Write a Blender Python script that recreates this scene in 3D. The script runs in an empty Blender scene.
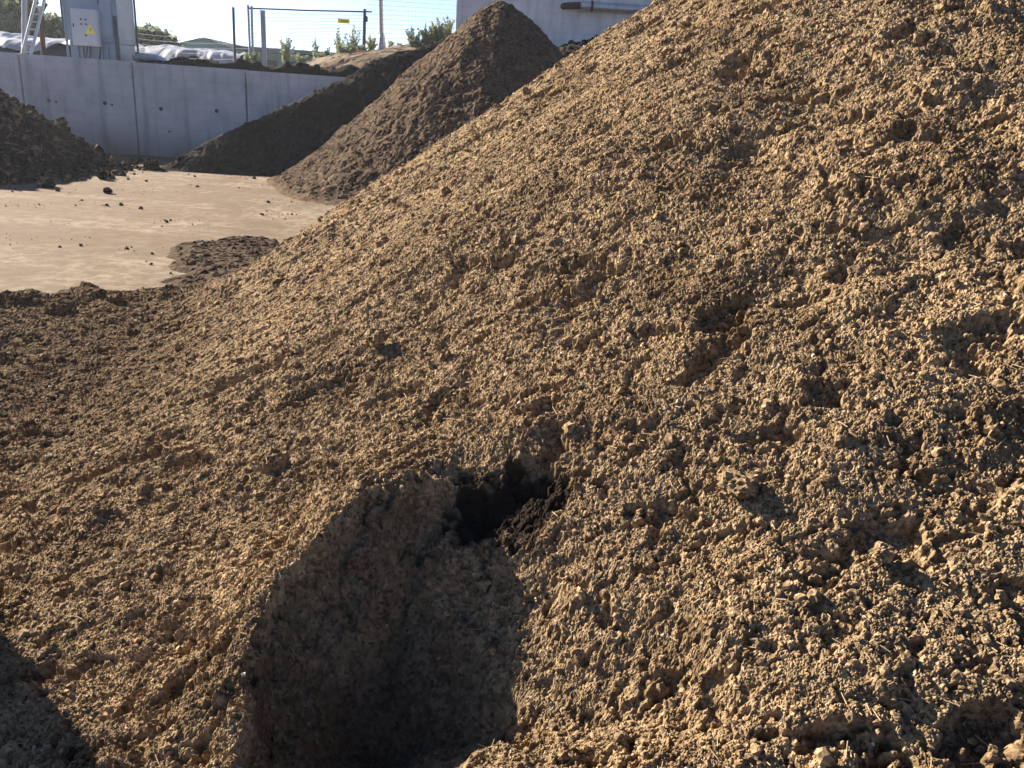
import bpy, bmesh, math, random
import numpy as np
from mathutils import Vector, Matrix
rng = np.random.default_rng(7)
random.seed(7)
SC = bpy.context.scene
COL = SC.collection

# ------------------------------------------------------------------ camera
CAM_H, FPX = 1.9, 800.0
TH, RO = math.radians(19.0), math.radians(4.0)
cF = np.array([0, math.cos(TH), -math.sin(TH)])
_U0 = np.array([0, math.sin(TH), math.cos(TH)]); _R0 = np.array([1.0, 0, 0])
cR = math.cos(RO) * _R0 + math.sin(RO) * _U0
cU = math.cos(RO) * _U0 - math.sin(RO) * _R0
def ray(px, py): return cF + (px - 512) / FPX * cR - (py - 384) / FPX * cU
def at(px, py, y):
    d = ray(px, py); return np.array([0, 0, CAM_H]) + d * y / d[1]
def onz(px, py, z=0.0):
    d = ray(px, py); return np.array([0, 0, CAM_H]) + d * (z - CAM_H) / d[2]
cam = bpy.data.objects.new('camera', bpy.data.cameras.new('camera')); COL.objects.link(cam)
M = Matrix(((cR[0], cU[0], -cF[0], 0), (cR[1], cU[1], -cF[1], 0), (cR[2], cU[2], -cF[2], CAM_H), (0, 0, 0, 1)))
cam.matrix_world = M
cam.data.sensor_fit = 'HORIZONTAL'; cam.data.sensor_width = 36.0
cam.data.lens = 36.0 * FPX / 1024.0
cam.data.clip_start = 0.05; cam.data.clip_end = 3000
SC.camera = cam

# ------------------------------------------------------------------ light
S_AZ = np.array([-0.84, 0.5426]); S_EL = math.radians(26.5)
w = bpy.data.worlds.new('World'); SC.world = w; w.use_nodes = True
nt = w.node_tree; bg = nt.nodes['Background']
sky = nt.nodes.new('ShaderNodeTexSky'); sky.sky_type = 'NISHITA'; sky.sun_disc = False
sky.sun_elevation = S_EL; sky.sun_rotation = math.atan2(S_AZ[0], S_AZ[1])
sky.air_density = 0.62; sky.dust_density = 0.35; sky.ozone_density = 1.0
tint = nt.nodes.new('ShaderNodeMix'); tint.data_type = 'RGBA'; tint.blend_type = 'MULTIPLY'; tint.inputs[0].default_value = 1.0
tint.inputs[7].default_value = (0.78, 0.84, 1.02, 1)          # a slightly milky, cool morning sky
nt.links.new(sky.outputs[0], tint.inputs[6]); nt.links.new(tint.outputs[2], bg.inputs[0]); bg.inputs[1].default_value = 0.05
sd = bpy.data.lights.new('sun', 'SUN'); sd.energy = 5.0; sd.angle = math.radians(0.5); sd.color = (1.0, 0.90, 0.76)
so = bpy.data.objects.new('sun', sd); COL.objects.link(so)
sv = Vector((S_AZ[0] * math.cos(S_EL), S_AZ[1] * math.cos(S_EL), math.sin(S_EL)))
so.rotation_euler = sv.to_track_quat('Z', 'Y').to_euler(); so.location = (-20, 10, 20)
vs = SC.view_settings
SC.display_settings.display_device = 'sRGB'
vs.view_transform = 'Standard'; vs.look = 'None'; vs.gamma = 1.0; vs.use_curve_mapping = False; vs.exposure = 2.27
SC.cycles.max_bounces = 6
SC.cycles.diffuse_bounces = 3

# ------------------------------------------------------------------ object helpers
def tag(o, label=None, cat=None, group=None, kind=None):
    if label: o['label'] = label
    if cat: o['category'] = cat
    if group: o['group'] = group
    if kind: o['kind'] = kind
    return o
def thing(name, label, cat, loc=(0, 0, 0), rz=0.0, group=None):
    o = bpy.data.objects.new(name, None); COL.objects.link(o)
    o.empty_display_size = 0.2
    o.location = [float(v) for v in loc]; o.rotation_euler = (0, 0, rz)
    return tag(o, label, cat, group)
def link(name, me, mat, parent=None, loc=None):
    o = bpy.data.objects.new(name, me); COL.objects.link(o)
    if mat is not None: me.materials.append(mat)
    if parent is not None: o.parent = parent
    if loc is not None: o.location = [float(v) for v in loc]
    return o
def obj(name, bm, mat, parent=None, loc=None, smooth=False):
    me = bpy.data.meshes.new(name); bm.normal_update(); bm.to_mesh(me); bm.free()
    if smooth:
        for p in me.polygons: p.use_smooth = True
    return link(name, me, mat, parent, loc)
def np_mesh(name, V, Fq, smooth=False):
    """V (n,3) float, Fq (m,k) int"""
    me = bpy.data.meshes.new(name)
    n, (m, k) = len(V), Fq.shape
    me.vertices.add(n); me.vertices.foreach_set('co', np.ascontiguousarray(V, dtype=np.float32).ravel())
    me.loops.add(m * k); me.loops.foreach_set('vertex_index', np.ascontiguousarray(Fq, dtype=np.int32).ravel())
    me.polygons.add(m)
    me.polygons.foreach_set('loop_start', np.arange(0, m * k, k, dtype=np.int32))
    me.polygons.foreach_set('loop_total', np.full(m, k, dtype=np.int32))
    me.polygons.foreach_set('use_smooth', np.full(m, smooth, dtype=bool))
    me.update(calc_edges=True)
    return me
def grid_faces(nu, nv):
    i = np.arange(nu - 1)[:, None] * nv + np.arange(nv - 1)[None, :]
    return np.stack([i, i + nv, i + nv + 1, i + 1], -1).reshape(-1, 4)
def vattr(me, name, a):
    at_ = me.attributes.new(name, 'FLOAT', 'POINT'); at_.data.foreach_set('value', np.ascontiguousarray(a, dtype=np.float32).ravel())
def box(bm, c, s, rz=0.0, bev=0.0, rot=None):
    r = bmesh.ops.create_cube(bm, size=1.0)
    vs_ = r['verts']
    m = Matrix.Translation(Vector([float(v) for v in c])) @ (rot if rot is not None else Matrix.Rotation(rz, 4, 'Z')) @ Matrix.Diagonal((s[0], s[1], s[2], 1))
    bmesh.ops.transform(bm, matrix=m, verts=vs_)
    if bev > 0:
        es = list({e for v in vs_ for e in v.link_edges})
        bmesh.ops.bevel(bm, geom=es, offset=bev, segments=2, affect='EDGES')
def tube(bm, pts, r, seg=10, caps=True):
    pts = [Vector([float(v) for v in p]) for p in pts]
    rs = r if isinstance(r, (list, tuple)) else [r] * len(pts)
    rings = []
    for i, p in enumerate(pts):
        d = (pts[min(i + 1, len(pts) - 1)] - pts[max(i - 1, 0)]).normalized()
        q = d.to_track_quat('Z', 'Y')
        rings.append([bm.verts.new(p + q @ Vector((rs[i] * math.cos(a), rs[i] * math.sin(a), 0))) for a in [2 * math.pi * k / seg for k in range(seg)]])
    for a, b in zip(rings, rings[1:]):
        for k in range(seg): bm.faces.new((a[k], a[(k + 1) % seg], b[(k + 1) % seg], b[k]))
    if caps:
        bm.faces.new(rings[0][::-1]); bm.faces.new(rings[-1])

# ------------------------------------------------------------------ numpy noise
def h2(ix, iy, seed):
    a = ix.astype(np.int64).astype(np.uint32) * np.uint32(374761393) + iy.astype(np.int64).astype(np.uint32) * np.uint32(668265263) + np.uint32((seed * 2246822519) & 0xFFFFFFFF)
    a = (a ^ (a >> np.uint32(13))) * np.uint32(1274126177)
    a = (a ^ (a >> np.uint32(16))) * np.uint32(2654435761)
    a ^= a >> np.uint32(15)
    return a.astype(np.float32) * np.float32(1.0 / 4294967296.0)
def perlin(x, y, seed=0):
    ix, iy = np.floor(x), np.floor(y); fx, fy = (x - ix).astype(np.float32), (y - iy).astype(np.float32)
    u = fx * fx * fx * (fx * (fx * 6 - 15) + 10); v = fy * fy * fy * (fy * (fy * 6 - 15) + 10)
    def g(dx, dy):
        a = h2(ix + dx, iy + dy, seed) * np.float32(6.2831853)
        return np.cos(a) * (fx - dx) + np.sin(a) * (fy - dy)
    a = g(0, 0) * (1 - u) + g(1, 0) * u; b = g(0, 1) * (1 - u) + g(1, 1) * u
    return (a * (1 - v) + b * v) * 1.4
def fbm(x, y, o=4, seed=0, gain=0.5):
    s, a, t = 0, 1.0, 0
    for k in range(o):
        s = s + a * perlin(x * 2.03 ** k + 17.3 * k, y * 2.03 ** k - 9.1 * k, seed + k); t += a; a *= gain
    return s / t
def bumps(x, y, cell, prob, rlo, rhi, seed, flat=0.8):
    """lumpy grains: max over neighbours of a dome of random radius; metres"""
    X, Y = x / cell, y / cell
    ix, iy = np.floor(X), np.floor(Y)
    out = np.zeros(x.shape, np.float32)
    for dx in (-1, 0, 1):
        for dy in (-1, 0, 1):
            cx, cy = ix + dx, iy + dy
            r = rlo + (rhi - rlo) * h2(cx, cy, seed + 2) ** 2
            r = np.where(h2(cx, cy, seed + 3) < prob, r, 0.001)
            qx = X - (cx + h2(cx, cy, seed)); qy = Y - (cy + h2(cx, cy, seed + 1))
            e = (h2(cx, cy, seed + 4) - 0.5) * 0.9
            d2 = (qx * qx * (1 + e) + qy * qy * (1 - e) + 1.0 * e * qx * qy) / (r * r)
            hgt = r * np.sqrt(np.clip(1 - d2, 0, 1)) * (0.55 + 0.9 * h2(cx, cy, seed + 5))
            np.maximum(out, hgt, out=out)
    return out * np.float32(cell * flat)
def sstep(a, b, x):
    t = np.clip((x - a) / (b - a), 0, 1); return t * t * (3 - 2 * t)
def seg_dist(x, y, P):
    """distance to polyline P"""
    d = np.full(x.shape, 1e9)
    for (x0, y0), (x1, y1) in zip(P, P[1:]):
        vx, vy = x1 - x0, y1 - y0
        t = np.clip(((x - x0) * vx + (y - y0) * vy) / (vx * vx + vy * vy + 1e-12), 0, 1)
        d = np.minimum(d, np.hypot(x - x0 - t * vx, y - y0 - t * vy))
    return d
def inside(x, y, P):
    r = np.zeros(x.shape, bool)
    for (x0, y0), (x1, y1) in zip(P, P[1:] + P[:1]):
        c = ((y0 > y) != (y1 > y)) & (x < (x1 - x0) * (y - y0) / (y1 - y0 + 1e-12) + x0)
        r ^= c
    return r
def sdist(x, y, P):
    d = seg_dist(x, y, P + P[:1]); return np.where(inside(x, y, P), d, -d)

# ------------------------------------------------------------------ materials
def mat(name, rough=0.9, spec=0.2):
    m = bpy.data.materials.new(name); m.use_nodes = True
    b = m.node_tree.nodes['Principled BSDF']
    b.inputs['Roughness'].default_value = rough
    b.inputs['Specular IOR Level'].default_value = spec
    return m, m.node_tree, b
def N(t, kind, **kw):
    n = t.nodes.new(kind)
    for k, v in kw.items():
        if k in n.inputs: n.inputs[k].default_value = v
        else: setattr(n, k, v)
    return n
def noise(t, vec, scale, detail=6, rough=0.55, dist=0.0):
    n = N(t, 'ShaderNodeTexNoise', Scale=scale, Detail=detail, Roughness=rough, Distortion=dist)
    t.links.new(vec, n.inputs['Vector']); return n.outputs['Fac']
def ramp(t, fac, stops):
    n = t.nodes.new('ShaderNodeValToRGB'); e = n.color_ramp.elements
    while len(e) < len(stops): e.new(0.5)
    for i, (p, c) in enumerate(stops):
        e[i].position = p; e[i].color = (*c, 1) if len(c) == 3 else c
    t.links.new(fac, n.inputs[0]); return n.outputs[0]
def mix(t, fac, a, b, mode='MIX'):
    n = t.nodes.new('ShaderNodeMix'); n.data_type = 'RGBA'; n.blend_type = mode
    for s, v in ((n.inputs[0], fac), (n.inputs[6], a), (n.inputs[7], b)):
        if isinstance(v, (int, float)): s.default_value = v
        elif isinstance(v, tuple): s.default_value = (*v, 1)
        else: t.links.new(v, s)
    return n.outputs[2]
def coords(t, scale=None):
    o = t.nodes.new('ShaderNodeTexCoord').outputs['Object']
    if scale:
        m = N(t, 'ShaderNodeMapping'); m.inputs['Scale'].default_value = scale
        t.links.new(o, m.inputs[0]); o = m.outputs[0]
    return o
def bump(t, b, h, strength=0.4, dist=0.01):
    n = N(t, 'ShaderNodeBump', Strength=strength, Distance=dist)
    t.links.new(h, n.inputs['Height']); t.links.new(n.outputs[0], b.inputs['Normal'])
def soil(name, dark, mid, light, fleck, damp_shade=None, grain=220.0, bstr=0.6, bdist=0.004):
    m, t, b = mat(name, 1.0, 0.05)
    c = coords(t)
    big = noise(t, c, 1.3, 4); fine = noise(t, c, grain, 5, 0.7); med = noise(t, c, grain * 0.12, 5, 0.6)
    base = ramp(t, med, [(0.30, dark), (0.5, mid), (0.72, light)])
    base = mix(t, ramp(t, fine, [(0.35, (0, 0, 0)), (0.65, (1, 1, 1))]), base, mix(t, 0.45, base, light))
    var = ramp(t, big, [(0.3, (0.86, 0.86, 0.87)), (0.7, (1.12, 1.10, 1.06))])
    base = mix(t, 1.0, base, var, 'MULTIPLY')
    v = N(t, 'ShaderNodeTexVoronoi', Scale=grain * 0.55); t.links.new(c, v.inputs['Vector'])
    base = mix(t, ramp(t, v.outputs['Color'], [(0.90, (0, 0, 0)), (0.94, (0.75, 0.75, 0.75))]), base, fleck)
    vp = N(t, 'ShaderNodeTexVoronoi', Scale=grain * 0.45); t.links.new(c, vp.inputs['Vector'])      # dark and pale particles mixed together
    sp = N(t, 'ShaderNodeSeparateColor'); t.links.new(vp.outputs['Color'], sp.inputs[0])
    base = mix(t, 1.0, base, ramp(t, sp.outputs[0], [(0.0, (0.42, 0.40, 0.38)), (0.30, (0.80, 0.79, 0.78)), (0.7, (1.05, 1.05, 1.05)), (1.0, (1.35, 1.36, 1.38))]), 'MULTIPLY')
    if damp_shade:
        a = N(t, 'ShaderNodeAttribute', attribute_name='damp_shade')
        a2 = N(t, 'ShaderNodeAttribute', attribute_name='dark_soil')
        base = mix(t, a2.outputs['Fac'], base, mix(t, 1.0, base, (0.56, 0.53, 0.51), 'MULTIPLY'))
        base = mix(t, a.outputs['Fac'], base, mix(t, fine, damp_shade, tuple(1.9 * q for q in damp_shade)))  # one dark tone for moist compost and the hollow's painted shade
    t.links.new(base, b.inputs['Base Color'])
    bump(t, b, noise(t, c, grain * 1.3, 4, 0.7), bstr, bdist)
    return m
def plain(name, col, rough=0.6, spec=0.3, metal=0.0, var=0.12, vscale=6.0, bstr=0.1):
    m, t, b = mat(name, rough, spec); b.inputs['Metallic'].default_value = metal
    c = coords(t); n = noise(t, c, vscale, 6, 0.6)
    k0, k1 = 1 - var, 1 + var
    t.links.new(ramp(t, n, [(0.3, tuple(k0 * q for q in col)), (0.7, tuple(min(1, k1 * q) for q in col))]), b.inputs['Base Color'])
    if bstr: bump(t, b, noise(t, c, vscale * 8, 3), bstr, 0.004)
    return m

M_COMP = soil('compost', (0.068, 0.046, 0.026), (0.172, 0.119, 0.067), (0.275, 0.195, 0.112), (0.37, 0.28, 0.175), damp_shade=(0.015, 0.0105, 0.0075))
M_DARKC = soil('dark compost', (0.030, 0.020, 0.013), (0.086, 0.058, 0.036), (0.145, 0.100, 0.063), (0.20, 0.148, 0.10), grain=55, bstr=1.0, bdist=0.03)
M_BLACK = soil('black compost', (0.010, 0.0085, 0.0075), (0.019, 0.0155, 0.0128), (0.034, 0.027, 0.020), (0.060, 0.048, 0.036), grain=50, bdist=0.015)
M_STRAW = soil('straw manure', (0.012, 0.0105, 0.010), (0.025, 0.020, 0.017), (0.055, 0.042, 0.031), (0.14, 0.10, 0.06), grain=45, bdist=0.02)
def sunlit_straw():  # tan straw, its colour brightened to give sunlit strips on the heap
    t = M_STRAW.node_tree; b = t.nodes['Principled BSDF']; src = b.inputs['Base Color'].links[0].from_socket
    c = coords(t); a = noise(t, c, 4.6, 8, 0.75)
    t.links.new(mix(t, ramp(t, a, [(0.52, (0, 0, 0)), (0.62, (0.9, 0.9, 0.9))]), src, (0.25, 0.15, 0.085)), b.inputs['Base Color'])
sunlit_straw()
M_SPILL = soil('spilled compost', (0.024, 0.015, 0.0095), (0.055, 0.036, 0.022), (0.090, 0.062, 0.038), (0.13, 0.10, 0.065), grain=120, bdist=0.006)

# ------------------------------------------------------------------ the big heap
AX, AY = 3.6, 7.5
SKIRT = [(-7.5, 6.5), (-5.2, 6.6), (-4.4, 6.65), (-3.75, 6.95), (-3.0, 7.3), (-1, 8.4), (1, 4), (0, -2), (-5, -2), (-4.2, 2), (-3.6, 4.0), (-3.72, 4.7), (-3.75, 5.0), (-4.6, 5.5), (-7.5, 5.9)]
def heap0(x, y):
    dx, dy = x - AX, y - AY
    ang = np.arctan2(dy, dx)
    wob = 1 + 0.02 * np.sin(5 * ang + 1.0) + 0.012 * np.sin(11 * ang)
    rr = np.hypot(dx, dy) * wob
    R = 6.55 + 1.25 * np.exp(-((ang + 2.06) / 0.55) ** 2)
    top = 6.55 * 0.728
    s = top / R
    q = (R - rr) * s
    wd = 0.16 + 0.30 * np.exp(-((ang + 2.2) / 0.6) ** 2)
    h = wd * np.logaddexp(0, np.maximum(q / wd, -30)) - 0.03
    # rounded crest
    hm = 4.1; h = np.minimum(h, hm + 0.15 * (h - hm))
    return h
def skirt(x, y):
    n = 0.16 * perlin(x * 1.7, y * 1.7, 91) + 0.08 * perlin(x * 5, y * 5, 92)
    d = sdist(x, y, SKIRT) + n
    e = sstep(-0.05, 0.45, d)
    berm = np.exp(-((d - 0.42) / 0.30) ** 2) * sstep(4.5, 6.2, y)
    return 0.24 * e + berm * (0.09 + 0.08 * perlin(x * 2.2, y * 2.2, 95)) - 0.03
def march(px, py, hf):
    d = ray(px, py); o = np.array([0, 0, CAM_H]); t = np.linspace(0.5, 14, 4000)
    P = o + d * t[:, None]; below = P[:, 2] < hf(P[:, 0], P[:, 1])
    return tuple(P[np.argmax(below)][:2])
def base_s(x, y):
    a, b = heap0(x, y), skirt(x, y) + 0.74 * np.exp(-np.hypot(((x + 2.02) * 0.84 - (y - 1.85) * 0.54) / 0.38, ((x + 2.02) * 0.54 + (y - 1.85) * 0.84) / 0.44) ** 6); k = 0.10  # added lump beyond the left of view, shaped to cast the corner shadow
    return np.maximum(a, b) + k * np.log1p(np.exp(-np.abs(a - b) / k)) * 0.6 - 0.085
# dug-out hollows: rim edge (sun side) and far edge, marked on the heap
def hollow(rim, far): return [march(*p, base_s) for p in rim], [march(*p, base_s) for p in far]
RIM1, FAR1 = hollow([(225, 800), (245, 700), (278, 630), (322, 585), (380, 540), (440, 505), (475, 482)], [(475, 482), (500, 530), (530, 566), (540, 610), (552, 632), (512, 690), (430, 750), (330, 850)])
RIM2, FAR2 = hollow([(-220, 640), (-120, 655), (0, 662), (60, 668), (95, 682)], [(95, 682), (122, 702), (134, 740), (120, 800), (60, 900), (-220, 900)])
# the far side rises gently beyond the place the rim's shade reaches
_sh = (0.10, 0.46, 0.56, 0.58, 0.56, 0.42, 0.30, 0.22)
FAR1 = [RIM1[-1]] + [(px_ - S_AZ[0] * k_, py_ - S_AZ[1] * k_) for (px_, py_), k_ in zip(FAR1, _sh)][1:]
CAV = march(535, 500, base_s); CAV2 = march(478, 504, base_s)
def base(x, y):
    h = base_s(x, y)
    damp_shade = np.zeros(x.shape, np.float32)
    wx = 0.035 * perlin(x * 9, y * 9, 51) + 0.018 * perlin(x * 25, y * 25, 53)
    dl = seg_dist(x, y, RIM1) + wx; dr = seg_dist(x, y, FAR1) + wx
    ins = inside(x, y, RIM1 + FAR1[1:])
    h = h + (0.10 + 0.12 * np.exp(-(np.hypot(x - RIM1[4][0], y - RIM1[4][1]) / 0.35) ** 2)) * np.exp(-(dl / 0.24) ** 2) * sstep(0.0, 0.3, dr)       # raised lip on the sunny side
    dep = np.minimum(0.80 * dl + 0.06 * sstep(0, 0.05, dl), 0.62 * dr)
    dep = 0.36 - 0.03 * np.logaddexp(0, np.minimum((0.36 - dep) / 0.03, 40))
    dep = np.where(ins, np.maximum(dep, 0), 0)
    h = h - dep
    damp_shade = np.maximum(damp_shade, sstep(0.02, 0.08, dep) * (0.50 + 0.28 * sstep(0.20, 0.30, dep)) * sstep(0.72, 0.55, dl) * sstep(0.22, 0.34, dr + 0.10 * sstep(0.3, 0.0, dl)))  # damp pit soil plus painted shade, ending where the rim's shadow ends
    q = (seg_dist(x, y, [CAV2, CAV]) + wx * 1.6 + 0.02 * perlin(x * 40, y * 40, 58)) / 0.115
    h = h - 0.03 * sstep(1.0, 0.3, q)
    damp_shade = np.maximum(damp_shade, 1.0 * sstep(1.05, 0.75, q))
    return h, damp_shade

def disp(x, y, rad, near, rough=1.0):
    """displacement along the normal at plan position x,y; rad = distance to camera (for dropping what is too fine to see)"""
    wx = x + 0.012 * perlin(x * 30, y * 30, 11) + 0.0045 * perlin(x * 90, y * 90, 13) + 0.002 * perlin(x * 230, y * 230, 15)
    wy = y + 0.012 * perlin(x * 30, y * 30, 12) + 0.0045 * perlin(x * 90, y * 90, 14) + 0.002 * perlin(x * 230, y * 230, 16)
    d = 0.055 * fbm(x * 1.1, y * 1.1, 3, 1) + 0.030 * fbm(x * 3.4, y * 3.4, 3, 5)
    amt = sstep(-0.45, 0.4, fbm(x * 0.5, y * 0.5, 2, 29) + 0.10 * (x - 0.5))
    pk = fbm(x * 3.0 + 0.5 * y, y * 4.2 - 0.4 * x, 5, 21, 0.6)
    d = d - 0.060 * sstep(0.16, 0.34, pk) * (0.2 + 0.8 * amt)
    d = d + 0.085 * fbm(x * 1.9, y * 2.3, 3, 23) * sstep(0.3, 1.6, x + 0.15 * y - 0.2) * sstep(6.0, 3.0, y)
    pk2 = fbm(x * 8.5, y * 9.5, 4, 33, 0.6)
    d = d - 0.026 * sstep(0.12, 0.32, pk2) * (0.45 + 0.55 * amt)
    pk3 = fbm(x * 22, y * 24, 3, 35, 0.6)
    d = d - 0.010 * sstep(0.08, 0.30, pk3)
    d = d + bumps(wx, wy, 0.19, 0.07, 0.08, 0.24, 41) * 0.9
    d = d + bumps(wx, wy, 0.36, 0.55, 0.10, 0.42, 39) * 0.9 * np.exp(-((y - 6.25) / 0.45) ** 2) * sstep(-2.2, -2.8, x)
    d = d + bumps(wx, wy, 0.075, 0.18, 0.12, 0.38, 47) * 0.9
    m = 0.75 + 0.6 * fbm(x * 4, y * 4, 2, 57)
    d = d + bumps(wx, wy, 0.034, 0.22, 0.2, 0.46, 61) * 0.65 * m
    big_ = d
    d = bumps(wx, wy, 0.016, 0.40, 0.25, 0.52, 67) * 0.68 * m
    d = d + bumps(wx, wy, 0.0085, 0.75, 0.25, 0.6, 73) * 1.0 * m
    d = d + bumps(x, y, 0.0052, 0.85, 0.3, 0.65, 75) * 1.3 * m
    d = d + 0.0026 * perlin(x * 48, y * 48, 79) + 0.0028 * perlin(x * 105, y * 105, 80) + 0.0028 * perlin(x * 230, y * 230, 81)
    return big_ * rough, d * rough

def build_heap():
    # polar sheet round the viewer's place, finest where the ground is nearest
    a = np.concatenate([np.linspace(-75, -38, 130)[:-1], np.linspace(-38, 38, 1380), np.linspace(38, 80, 150)[1:]])
    th = np.radians(a)
    r = np.concatenate([np.geomspace(0.35, 0.95, 60)[:-1], np.geomspace(0.95, 10.0, 1650), np.linspace(10, 15, 60)[1:]])
    T, Rr = np.meshgrid(th, r, indexing='ij')
    x = (Rr * np.sin(T)); y = (Rr * np.cos(T))
    h, damp_shade = base(x, y)
    hs = base_s(x, y); e = 0.03
    nx = -(base_s(x + e, y) - base_s(x - e, y)) / (2 * e); ny = -(base_s(x, y + e) - base_s(x, y - e)) / (2 * e)
    il = 1 / np.sqrt(nx * nx + ny * ny + 1)
    dd = hs - h; wall = sstep(0.02, 0.08, dd) * (1 - 0.6 * sstep(0.32, 0.37, dd)) * np.clip(damp_shade * 4, 0, 1)
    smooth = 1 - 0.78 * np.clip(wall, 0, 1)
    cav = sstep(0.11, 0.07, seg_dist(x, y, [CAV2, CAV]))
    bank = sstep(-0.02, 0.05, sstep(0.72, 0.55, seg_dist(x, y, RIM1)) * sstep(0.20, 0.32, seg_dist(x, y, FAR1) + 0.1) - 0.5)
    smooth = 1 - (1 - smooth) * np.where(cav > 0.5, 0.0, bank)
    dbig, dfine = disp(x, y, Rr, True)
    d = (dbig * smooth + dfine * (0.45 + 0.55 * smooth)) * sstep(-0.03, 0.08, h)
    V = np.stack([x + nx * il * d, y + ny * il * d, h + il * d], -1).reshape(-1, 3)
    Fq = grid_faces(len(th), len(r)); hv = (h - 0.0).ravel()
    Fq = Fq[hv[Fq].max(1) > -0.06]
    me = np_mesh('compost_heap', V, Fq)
    dm = damp_shade * 0.92 + 0.08 * cav
    vattr(me, 'damp_shade', dm)
    foot = sstep(0.75, 0.25, heap0(x, y) + 0.25 * fbm(x * 1.6, y * 1.6, 4, 301)) * sstep(2.2, 4.2, y + 0.6 * perlin(x, y, 303))
    spots = 0.65 * sstep(0.08, 0.32, fbm(x * 2.1, y * 2.1, 4, 307) + 0.10 * sstep(0.3, 1.6, x) * sstep(5.5, 2.5, y))
    vattr(me, 'dark_soil', np.maximum(foot, spots))
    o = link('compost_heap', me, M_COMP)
    tag(o, 'huge light brown crumbly compost heap filling the foreground, with a dug-out hollow', 'compost heap')
    # loose crumbs lying on the face
    Rf = Rr.ravel(); Tf = T.ravel(); ok = np.nonzero((hv > 0.02) & (damp_shade.ravel() < 0.2) & (np.abs(Tf) < 0.72) & (Rf > 0.9) & (Rf < 9.5))[0]
    rg = np.random.default_rng(3)
    pick = rg.choice(ok, 26000)
    rad = (0.0030 + 0.0006 * Rf[pick]) * (0.6 + 2.0 * rg.random(len(pick)) ** 5 + 4.0 * rg.random(len(pick)) ** 60)
    crumbs('loose_crumbs', V[pick] + np.array([0, 0, 0.25]) * rad[:, None], rad, M_COMP, o, rg)
    pick = rg.choice(ok, 420); rad = (0.0022 + 0.0007 * Rf[pick]) * (0.7 + 0.9 * rg.random(420) ** 2)
    crumbs('pale_stones', V[pick] + np.array([0, 0, 0.5]) * rad[:, None], rad, plain('pale stone', (0.34, 0.30, 0.25), 0.8, 0.3, var=0.3, vscale=60), o, rg)
    pick = rg.choice(ok, 1600); Lh = (0.010 + 0.016 * rg.random(1600)) * (0.6 + 0.16 * Rf[pick]); a_ = rg.random(1600) * 6.283
    dv = np.stack([np.cos(a_) * Lh, np.sin(a_) * Lh, (rg.random(1600) - 0.4) * Lh * 0.9], -1); tw = (0.0010 + 0.0002 * Rf[pick])[:, None]
    sd_ = np.stack([-np.sin(a_), np.cos(a_), 0 * a_], -1) * tw; up = np.array([0, 0, 1.3]) * tw; c0 = V[pick] + np.array([0, 0, 0.006])
    W = np.stack([c0 - dv - sd_, c0 - dv + sd_, c0 - dv + up, c0 + dv - sd_, c0 + dv + sd_, c0 + dv + up], 1).reshape(-1, 3)
    k = np.arange(0, len(W), 6)[:, None]; Fs = np.concatenate([k + np.array(q) for q in ([0, 1, 4, 3], [1, 2, 5, 4], [2, 0, 3, 5])])
    c = link('fibres', np_mesh('fibres', W, Fs), plain('plant fibre', (0.20, 0.14, 0.08), 0.85, 0.2, var=0.4, vscale=30), o); c['kind'] = 'stuff'
    return o
def lump_variants(sub, seed, n=8, amp=0.35):
    out = []
    from mathutils import noise as mn
    for k in range(n):
        bm = bmesh.new(); bmesh.ops.create_icosphere(bm, subdivisions=sub, radius=1.0)
        for v in bm.verts:
            p = v.co * 1.3 + Vector((seed + 7.1 * k, 3.3 * k, 0))
            v.co *= 1 + amp * mn.noise(p) + amp * 0.6 * mn.noise(p * 2.7) + (amp * 0.35 * mn.noise(p * 7) if sub > 2 else 0)
            v.co.z *= 0.8
        bm.verts.ensure_lookup_table()
        out.append((np.array([v.co[:] for v in bm.verts]), np.array([[v.index for v in f.verts] for f in bm.faces])))
        bm.free()
    return out
CR = lump_variants(2, 5.0, 10, 0.75)
def rand_rot(rg, n):
    q = rg.normal(size=(n, 4)); q /= np.linalg.norm(q, axis=1)[:, None]
    w_, x_, y_, z_ = q.T
    return np.stack([1-2*(y_*y_+z_*z_), 2*(x_*y_-z_*w_), 2*(x_*z_+y_*w_), 2*(x_*y_+z_*w_), 1-2*(x_*x_+z_*z_), 2*(y_*z_-x_*w_), 2*(x_*z_-y_*w_), 2*(y_*z_+x_*w_), 1-2*(x_*x_+y_*y_)], -1).reshape(-1, 3, 3)
def crumbs(name, P, rad, m, parent, rg):
    Vs, Fs, off = [], [], 0
    kind = rg.integers(0, len(CR), len(P)); Rm = rand_rot(rg, len(P))
    for k, (v, f) in enumerate(CR):
        s_ = np.nonzero(kind == k)[0]
        W = np.einsum('nij,vj->nvi', Rm[s_], v) * rad[s_][:, None, None] + P[s_][:, None, :]
        Vs.append(W.reshape(-1, 3)); Fs.append((f[None] + (off + np.arange(len(s_)) * len(v))[:, None, None]).reshape(-1, 3)); off += W.shape[0] * W.shape[1]
    me = np_mesh(name, np.concatenate(Vs), np.concatenate(Fs), False)
    c = link(name, me, m, parent); c['kind'] = 'stuff'
    return c
HEAP = build_heap()

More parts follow.
